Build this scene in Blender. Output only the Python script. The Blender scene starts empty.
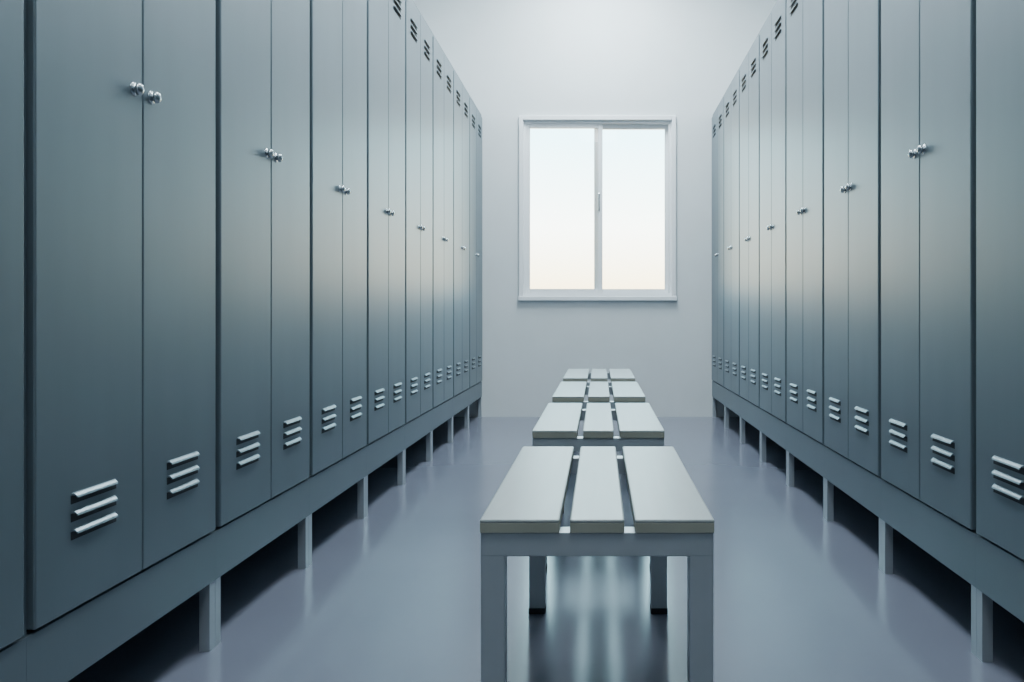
import bpy, bmesh, math
from mathutils import Vector, Matrix
S = bpy.context.scene
F=870.0; H=0.714; K=0.007; YB=6.09; XL=0.826; XR=0.784; DEP=0.5
ZT=2.114; ZB=0.145; CEIL=3.3; YN=-1.6

# ---------- materials ----------
def mat(name, col, rough=0.5, metal=0.0, noise=0.0, nscale=20, stretch=(1,1,1), bump=0.0, spec=0.5, emit=None, es=0):
    m=bpy.data.materials.new(name); m.use_nodes=True
    nt=m.node_tree; b=nt.nodes['Principled BSDF']
    b.inputs['Base Color'].default_value=(*col,1)
    b.inputs['Roughness'].default_value=rough
    b.inputs['Metallic'].default_value=metal
    b.inputs['Specular IOR Level'].default_value=spec
    if emit:
        b.inputs['Emission Color'].default_value=(*emit,1); b.inputs['Emission Strength'].default_value=es
    if noise>0 or bump>0:
        tc=nt.nodes.new('ShaderNodeTexCoord'); mp=nt.nodes.new('ShaderNodeMapping')
        mp.inputs['Scale'].default_value=stretch
        n=nt.nodes.new('ShaderNodeTexNoise'); n.inputs['Scale'].default_value=nscale; n.inputs['Detail'].default_value=5
        nt.links.new(tc.outputs['Object'],mp.inputs['Vector']); nt.links.new(mp.outputs['Vector'],n.inputs['Vector'])
        if noise>0:
            r=nt.nodes.new('ShaderNodeValToRGB')
            r.color_ramp.elements[0].position=0.3; r.color_ramp.elements[1].position=0.7
            r.color_ramp.elements[0].color=(*[c*(1-noise) for c in col],1)
            r.color_ramp.elements[1].color=(*[min(1,c*(1+noise)) for c in col],1)
            nt.links.new(n.outputs['Fac'],r.inputs['Fac']); nt.links.new(r.outputs['Color'],b.inputs['Base Color'])
            mr=nt.nodes.new('ShaderNodeMapRange')
            mr.inputs['To Min'].default_value=rough*(1-noise*0.6); mr.inputs['To Max'].default_value=rough*(1+noise*0.6)
            nt.links.new(n.outputs['Fac'],mr.inputs['Value']); nt.links.new(mr.outputs['Result'],b.inputs['Roughness'])
        if bump>0:
            bp=nt.nodes.new('ShaderNodeBump'); bp.inputs['Strength'].default_value=bump; bp.inputs['Distance'].default_value=0.002
            nt.links.new(n.outputs['Fac'],bp.inputs['Height']); nt.links.new(bp.outputs['Normal'],b.inputs['Normal'])
    return m
steel=mat('locker_steel',(0.16,0.205,0.235),0.42,0.5,0.04,3,(3,3,0.6))
steel_d=mat('locker_frame_steel',(0.155,0.195,0.223),0.44,0.45,0.04,4)
dark=mat('dark_gap',(0.015,0.02,0.026),0.7)
louv=mat('louver_steel',(0.185,0.235,0.27),0.34,0.5)
chrome=mat('knob_chrome',(0.5,0.54,0.57),0.25,1.0)
legm=mat('leg_steel',(0.37,0.41,0.45),0.35,0.3,0.05,10)
wallm=mat('wall_paint',(0.65,0.69,0.71),0.65,0,0.02,6,bump=0.05)
ceilm=mat('ceiling_paint',(0.8,0.82,0.83),0.8,0,0.02,5)
floorm=mat('floor_polished',(0.17,0.182,0.235),0.19,0,0.05,1.5,spec=0.55)
white=mat('window_pvc',(0.8,0.83,0.86),0.35,0,0.01,5)
benchp=mat('bench_plank',(0.35,0.375,0.375),0.36,0,0.06,6,(8,0.6,8),bump=0.04)
bedge=mat('bench_plank_edge',(0.34,0.34,0.28),0.5,0,0.08,10)
benchf=mat('bench_frame_steel',(0.38,0.42,0.45),0.35,0.3,0.04,10)
rubber=mat('rubber_foot',(0.015,0.015,0.02),0.6)
fill_e=mat('fill_diffuser',(0.8,0.8,0.8),0.5,emit=(0.9,0.97,1),es=4)  # glowing face of the added, out-of-view ceiling panels
gl=bpy.data.materials.new('window_glass'); gl.use_nodes=True
nt=gl.node_tree; nt.nodes.clear()
o=nt.nodes.new('ShaderNodeOutputMaterial'); mx=nt.nodes.new('ShaderNodeMixShader'); t=nt.nodes.new('ShaderNodeBsdfTransparent'); g=nt.nodes.new('ShaderNodeBsdfGlossy')
g.inputs['Roughness'].default_value=0.02; fr=nt.nodes.new('ShaderNodeFresnel'); fr.inputs['IOR'].default_value=1.3
nt.links.new(fr.outputs[0],mx.inputs[0]); nt.links.new(t.outputs[0],mx.inputs[1]); nt.links.new(g.outputs[0],mx.inputs[2]); nt.links.new(mx.outputs[0],o.inputs[0])

# ---------- mesh helpers ----------
class MB:
    def __init__(s,mats): s.bm=bmesh.new(); s.mats=mats
    def box(s,x0,x1,y0,y1,z0,z1,m=0,bev=0):
        r=bmesh.ops.create_cube(s.bm,size=1)
        vs=r['verts']
        for v in vs:
            v.co=Vector(((x0+x1)/2+v.co.x*(x1-x0),(y0+y1)/2+v.co.y*(y1-y0),(z0+z1)/2+v.co.z*(z1-z0)))
        fs=set(f for v in vs for f in v.link_faces)
        for f in fs: f.material_index=m
        if bev:
            es=list(set(e for v in vs for e in v.link_edges))
            r=bmesh.ops.bevel(s.bm,geom=es,offset=bev,segments=2,affect='EDGES',profile=0.5)
            for f in r['faces']: f.material_index=m
    def prism(s,prof,y0,y1,m=0,taper=0):
        a=[s.bm.verts.new((x,y0+(taper if x>0.0065 else 0),z)) for x,z in prof]
        b=[s.bm.verts.new((x,y1-(taper if x>0.0065 else 0),z)) for x,z in prof]
        n=len(prof); fs=[s.bm.faces.new(a[::-1]),s.bm.faces.new(b)]
        for i in range(n): fs.append(s.bm.faces.new((a[i],a[(i+1)%n],b[(i+1)%n],b[i])))
        for f in fs: f.material_index=m
    def cyl(s,p0,p1,r0,r1=None,m=0,seg=16):
        r1=r0 if r1 is None else r1
        p0=Vector(p0);p1=Vector(p1);d=p1-p0
        M=Matrix.Translation((p0+p1)/2)@d.to_track_quat('Z','Y').to_matrix().to_4x4()
        r=bmesh.ops.create_cone(s.bm,cap_ends=True,segments=seg,radius1=r0,radius2=r1,depth=d.length,matrix=M)
        for f in set(f for v in r['verts'] for f in v.link_faces): f.material_index=m; f.smooth=True
    def sph(s,c,r,sc=(1,1,1),m=0):
        M=Matrix.Translation(c)@Matrix.Diagonal((*sc,1))
        q=bmesh.ops.create_uvsphere(s.bm,u_segments=16,v_segments=10,radius=r,matrix=M)
        for f in set(f for v in q['verts'] for f in v.link_faces): f.material_index=m; f.smooth=True
    def mesh(s,name):
        bmesh.ops.recalc_face_normals(s.bm,faces=s.bm.faces[:])
        me=bpy.data.meshes.new(name); s.bm.to_mesh(me); s.bm.free()
        for m in s.mats: me.materials.append(m)
        return me
def obj(name,me,loc=(0,0,0),rz=0):
    o=bpy.data.objects.new(name,me); o.location=loc; o.rotation_euler=(0,0,rz); S.collection.objects.link(o); return o

# ---------- lockers : front at x=0 facing +x, body to -x, width along y ----------
def locker_mesh(W,name,ZD):
    b=MB([steel,steel_d,dark,louv,chrome,legm])
    e=0.0015
    b.box(-DEP,-0.018,e,W-e,ZB+0.09,ZT,1)
    b.box(-0.05,0.0,0.0002,W-0.0002,ZB,ZD-0.006,1)
    b.box(-DEP,-DEP+0.04,e,W-e,ZB,ZB+0.088,1)
    b.box(-0.0179,-0.004,e,W-e,ZT-0.02,ZT,1)
    b.box(-0.0178,-0.0150,0.002,W-0.002,ZD-0.006,ZT-0.02,2)
    for y in (e,W-0.009): b.box(-0.0178,-0.006,y,y+0.0075,ZD-0.0058,ZT-0.0202,1)
    mid=W/2
    for (y0,y1) in ((0.0115,mid-0.0015),(mid+0.0015,W-0.0115)):
        b.box(-0.0149,0.005,y0,y1,ZD,ZT-0.024,0,0.003)
        yc=(y0+y1)/2; L=0.063
        for zc in (0.404,1.97):
            for k in (-1,0,1):
                z=zc+k*0.028
                b.box(0.0045,0.0056,yc-L,yc+L,z-0.012,z+0.001,2)
                pr=[(0.004,z+0.0055),(0.0075,z+0.004),(0.0115,z+0.0005),(0.0128,z-0.0025),(0.0115,z-0.003),(0.0085,z+0.0005),(0.004,z+0.002)]
                b.prism(pr,yc-L,yc+L,3,0.006)
    for sgn in (-1,1):
        yk=mid+sgn*0.03; z=1.112
        b.cyl((0.004,yk,z),(0.0065,yk,z),0.0125,0.0118,4,20)
        b.cyl((0.006,yk,z),(0.012,yk,z),0.006,0.006,4)
        b.sph((0.0145,yk,z),0.0108,(0.65,1,1),4)
    for y in (0.0008,W-0.0268):
        for x in (-0.024,-DEP+0.004):
            b.box(x,x+0.022,y,y+0.026,0.0,ZB+0.01,5)
    return b.mesh(name)
WL=0.602; WR=0.61; WN=0.619
mL=locker_mesh(WL,'locker_a',0.255); mR=locker_mesh(WR,'locker_b',0.262); mN=locker_mesh(WN,'locker_c',0.255)
y=YB-0.004
for i in range(12):
    wd=WL if i<7 else WN
    y-=wd
    obj('locker',mL if i<7 else mN,(-XL,y,0))
for i in range(12):
    obj('locker',mR,(XR,YB-0.004-i*WR,0),math.pi)

# ---------- benches ----------
def bench_mesh(L):
    b=MB([benchp,bedge,benchf,rubber])
    hb=0.394; w=0.184
    for (x0,x1) in ((-w,-w+0.125),(-0.043,0.043),(w-0.125,w)):
        b.box(x0,x1,0,L,hb-0.006,hb,0,0.0028)
        b.box(x0+0.0004,x1-0.0004,0.0004,L-0.0004,hb-0.021,hb-0.0055,1,0.001)
    T=0.038; fz=hb-0.0215
    for y0,ins in ((0.006,0.0),(L-0.006-T,0.018)):
        xa=w-0.001-ins
        b.box(-xa,xa,y0,y0+T,fz-T,fz,2,0.002)
        for x0 in (-xa,xa-T):
            b.box(x0,x0+T,y0+0.0005,y0+T-0.0005,0.012,fz-T+0.003,2,0.002)
            b.box(x0-0.001,x0+T+0.001,y0-0.001,y0+T+0.001,0,0.014,3,0.001)
    for x0 in (-w+0.022,w-0.022-0.03):
        b.box(x0,x0+0.03,0.006+T-0.002,L-0.006-T+0.002,fz-T+0.004,fz-0.002,2,0.001)
    return b.mesh('bench')
mb=bench_mesh(0.76)
XC=-0.0045
for y0 in (1.36,2.41,3.42,4.42):
    obj('bench',mb,(XC,y0,0))

# ---------- room ----------
X0=-XL-DEP-0.004; X1=XR+DEP+0.004; T=0.2
def slab(name,m,*a):
    b=MB([m]); b.box(*a); return obj(name,b.mesh(name))
slab('floor',floorm,X0-T,X1+T,YN-T,YB+T,-0.1,0)
slab('ceiling',ceilm,X0-T,X1+T,YN-T,YB+T,CEIL,CEIL+0.1)
slab('wall_left',wallm,X0-T,X0,YN,YB,0,CEIL)
slab('wall_right',wallm,X1,X1+T,YN,YB,0,CEIL)
slab('wall_front',wallm,X0-T,X1+T,YN-T,YN,0,CEIL)
wx0=(522-600)*K; wx1=(673-600)*K; wz0=H+(315-297)*K; wz1=H+(315-119)*K
b=MB([wallm])
b.box(X0-T,wx0,YB,YB+T,0,CEIL); b.box(wx1,X1+T,YB,YB+T,0,CEIL)
b.box(wx0,wx1,YB,YB+T,0,wz0); b.box(wx0,wx1,YB,YB+T,wz1,CEIL)
obj('wall_back',b.mesh('wall_back'))

# window
b=MB([white,gl,chrome,dark])
ox0,ox1,oz0,oz1=wx0-0.02,wx1+0.02,wz0-0.02,wz1+0.02
b.box(ox0,ox0+0.03,YB-0.02,YB+0.03,oz0,oz1,0,0.003)
b.box(ox1-0.03,ox1,YB-0.02,YB+0.03,oz0,oz1,0,0.003)
b.box(ox0+0.03,ox1-0.03,YB-0.02,YB+0.03,oz1-0.03,oz1,0,0.003)
b.box(ox0-0.006,ox1+0.006,YB-0.028,YB+0.03,oz0-0.006,oz0+0.024,0,0.004)
b.box(wx0,wx0+0.03,YB+0.012,YB+0.12,wz0,wz1,0); b.box(wx1-0.03,wx1,YB+0.012,YB+0.12,wz0,wz1,0)
b.box(wx0+0.03,wx1-0.03,YB+0.012,YB+0.12,wz0,wz0+0.028,0); b.box(wx0+0.03,wx1-0.03,YB+0.012,YB+0.12,wz1-0.028,wz1,0)
xm=-0.012
def sash(x0,x1,y,fw=0.032):
    z0=wz0+0.026; z1=wz1-0.026
    b.box(x0,x0+fw,y,y+0.03,z0,z1,0,0.003); b.box(x1-fw,x1,y,y+0.03,z0,z1,0,0.003)
    b.box(x0+fw,x1-fw,y,y+0.03,z0,z0+fw,0,0.003); b.box(x0+fw,x1-fw,y,y+0.03,z1-fw,z1,0,0.003)
    b.box(x0+fw-0.002,x1-fw+0.002,y+0.013,y+0.017,z0+fw-0.002,z1-fw+0.002,1)
sash(wx0+0.022,xm+0.03,YB+0.022)
sash(xm-0.03,wx1-0.022,YB+0.056)
b.box(xm-0.002,xm+0.012,YB+0.012,YB+0.023,1.45,1.57,2,0.003)
obj('window_1',b.mesh('window_1'))

# unseen ceiling light panels, added to brighten the room and upper back wall
for y in (0.2,2.6,5.1):
    b=MB([white,fill_e])
    b.box(-0.32,0.28,y-0.6,y+0.6,CEIL-0.06,CEIL,0,0.006)
    b.box(-0.29,0.25,y-0.57,y+0.57,CEIL-0.066,CEIL-0.058,1)
    lo=obj('added_ceiling_panel',b.mesh('added_ceiling_panel'))
    ld=bpy.data.lights.new('added_fill_light','AREA'); ld.shape='RECTANGLE'; ld.size=0.52; ld.size_y=1.1
    ld.energy={0.2:28,2.6:46,5.1:95}[y]; ld.color=(0.82,0.95,1)
    l=bpy.data.objects.new('added_fill_light',ld); l.location=(-0.02,y,CEIL-0.075); S.collection.objects.link(l); l.parent=lo

# world sky
w=bpy.data.worlds.new('sky'); S.world=w; w.use_nodes=True; nt=w.node_tree
bg=nt.nodes['Background']; tc=nt.nodes.new('ShaderNodeTexCoord'); sp=nt.nodes.new('ShaderNodeSeparateXYZ'); r=nt.nodes.new('ShaderNodeValToRGB')
nt.links.new(tc.outputs['Generated'],sp.inputs[0]); nt.links.new(sp.outputs['Z'],r.inputs[0]); nt.links.new(r.outputs[0],bg.inputs[0])
cr=r.color_ramp; cr.elements[0].position=0.0; cr.elements[0].color=(0.62,0.47,0.24,1)
cr.elements[1].position=1; cr.elements[1].color=(0.45,0.65,0.85,1)
for p,c in ((0.035,(0.85,0.74,0.46)),(0.10,(0.92,1.0,0.92)),(0.20,(0.5,0.9,1.0))):
    e=cr.elements.new(p); e.color=(*c,1)
bg.inputs[1].default_value=9.0

cam=bpy.data.cameras.new('camera'); co=bpy.data.objects.new('camera',cam); S.collection.objects.link(co)
co.location=(0,0,H); co.rotation_euler=(math.pi/2,0,0)
cam.sensor_width=36; cam.lens=F/1024*36; cam.shift_x=-(600-512)/1024; cam.shift_y=-(341-315)/1024; cam.clip_start=0.02
S.camera=co
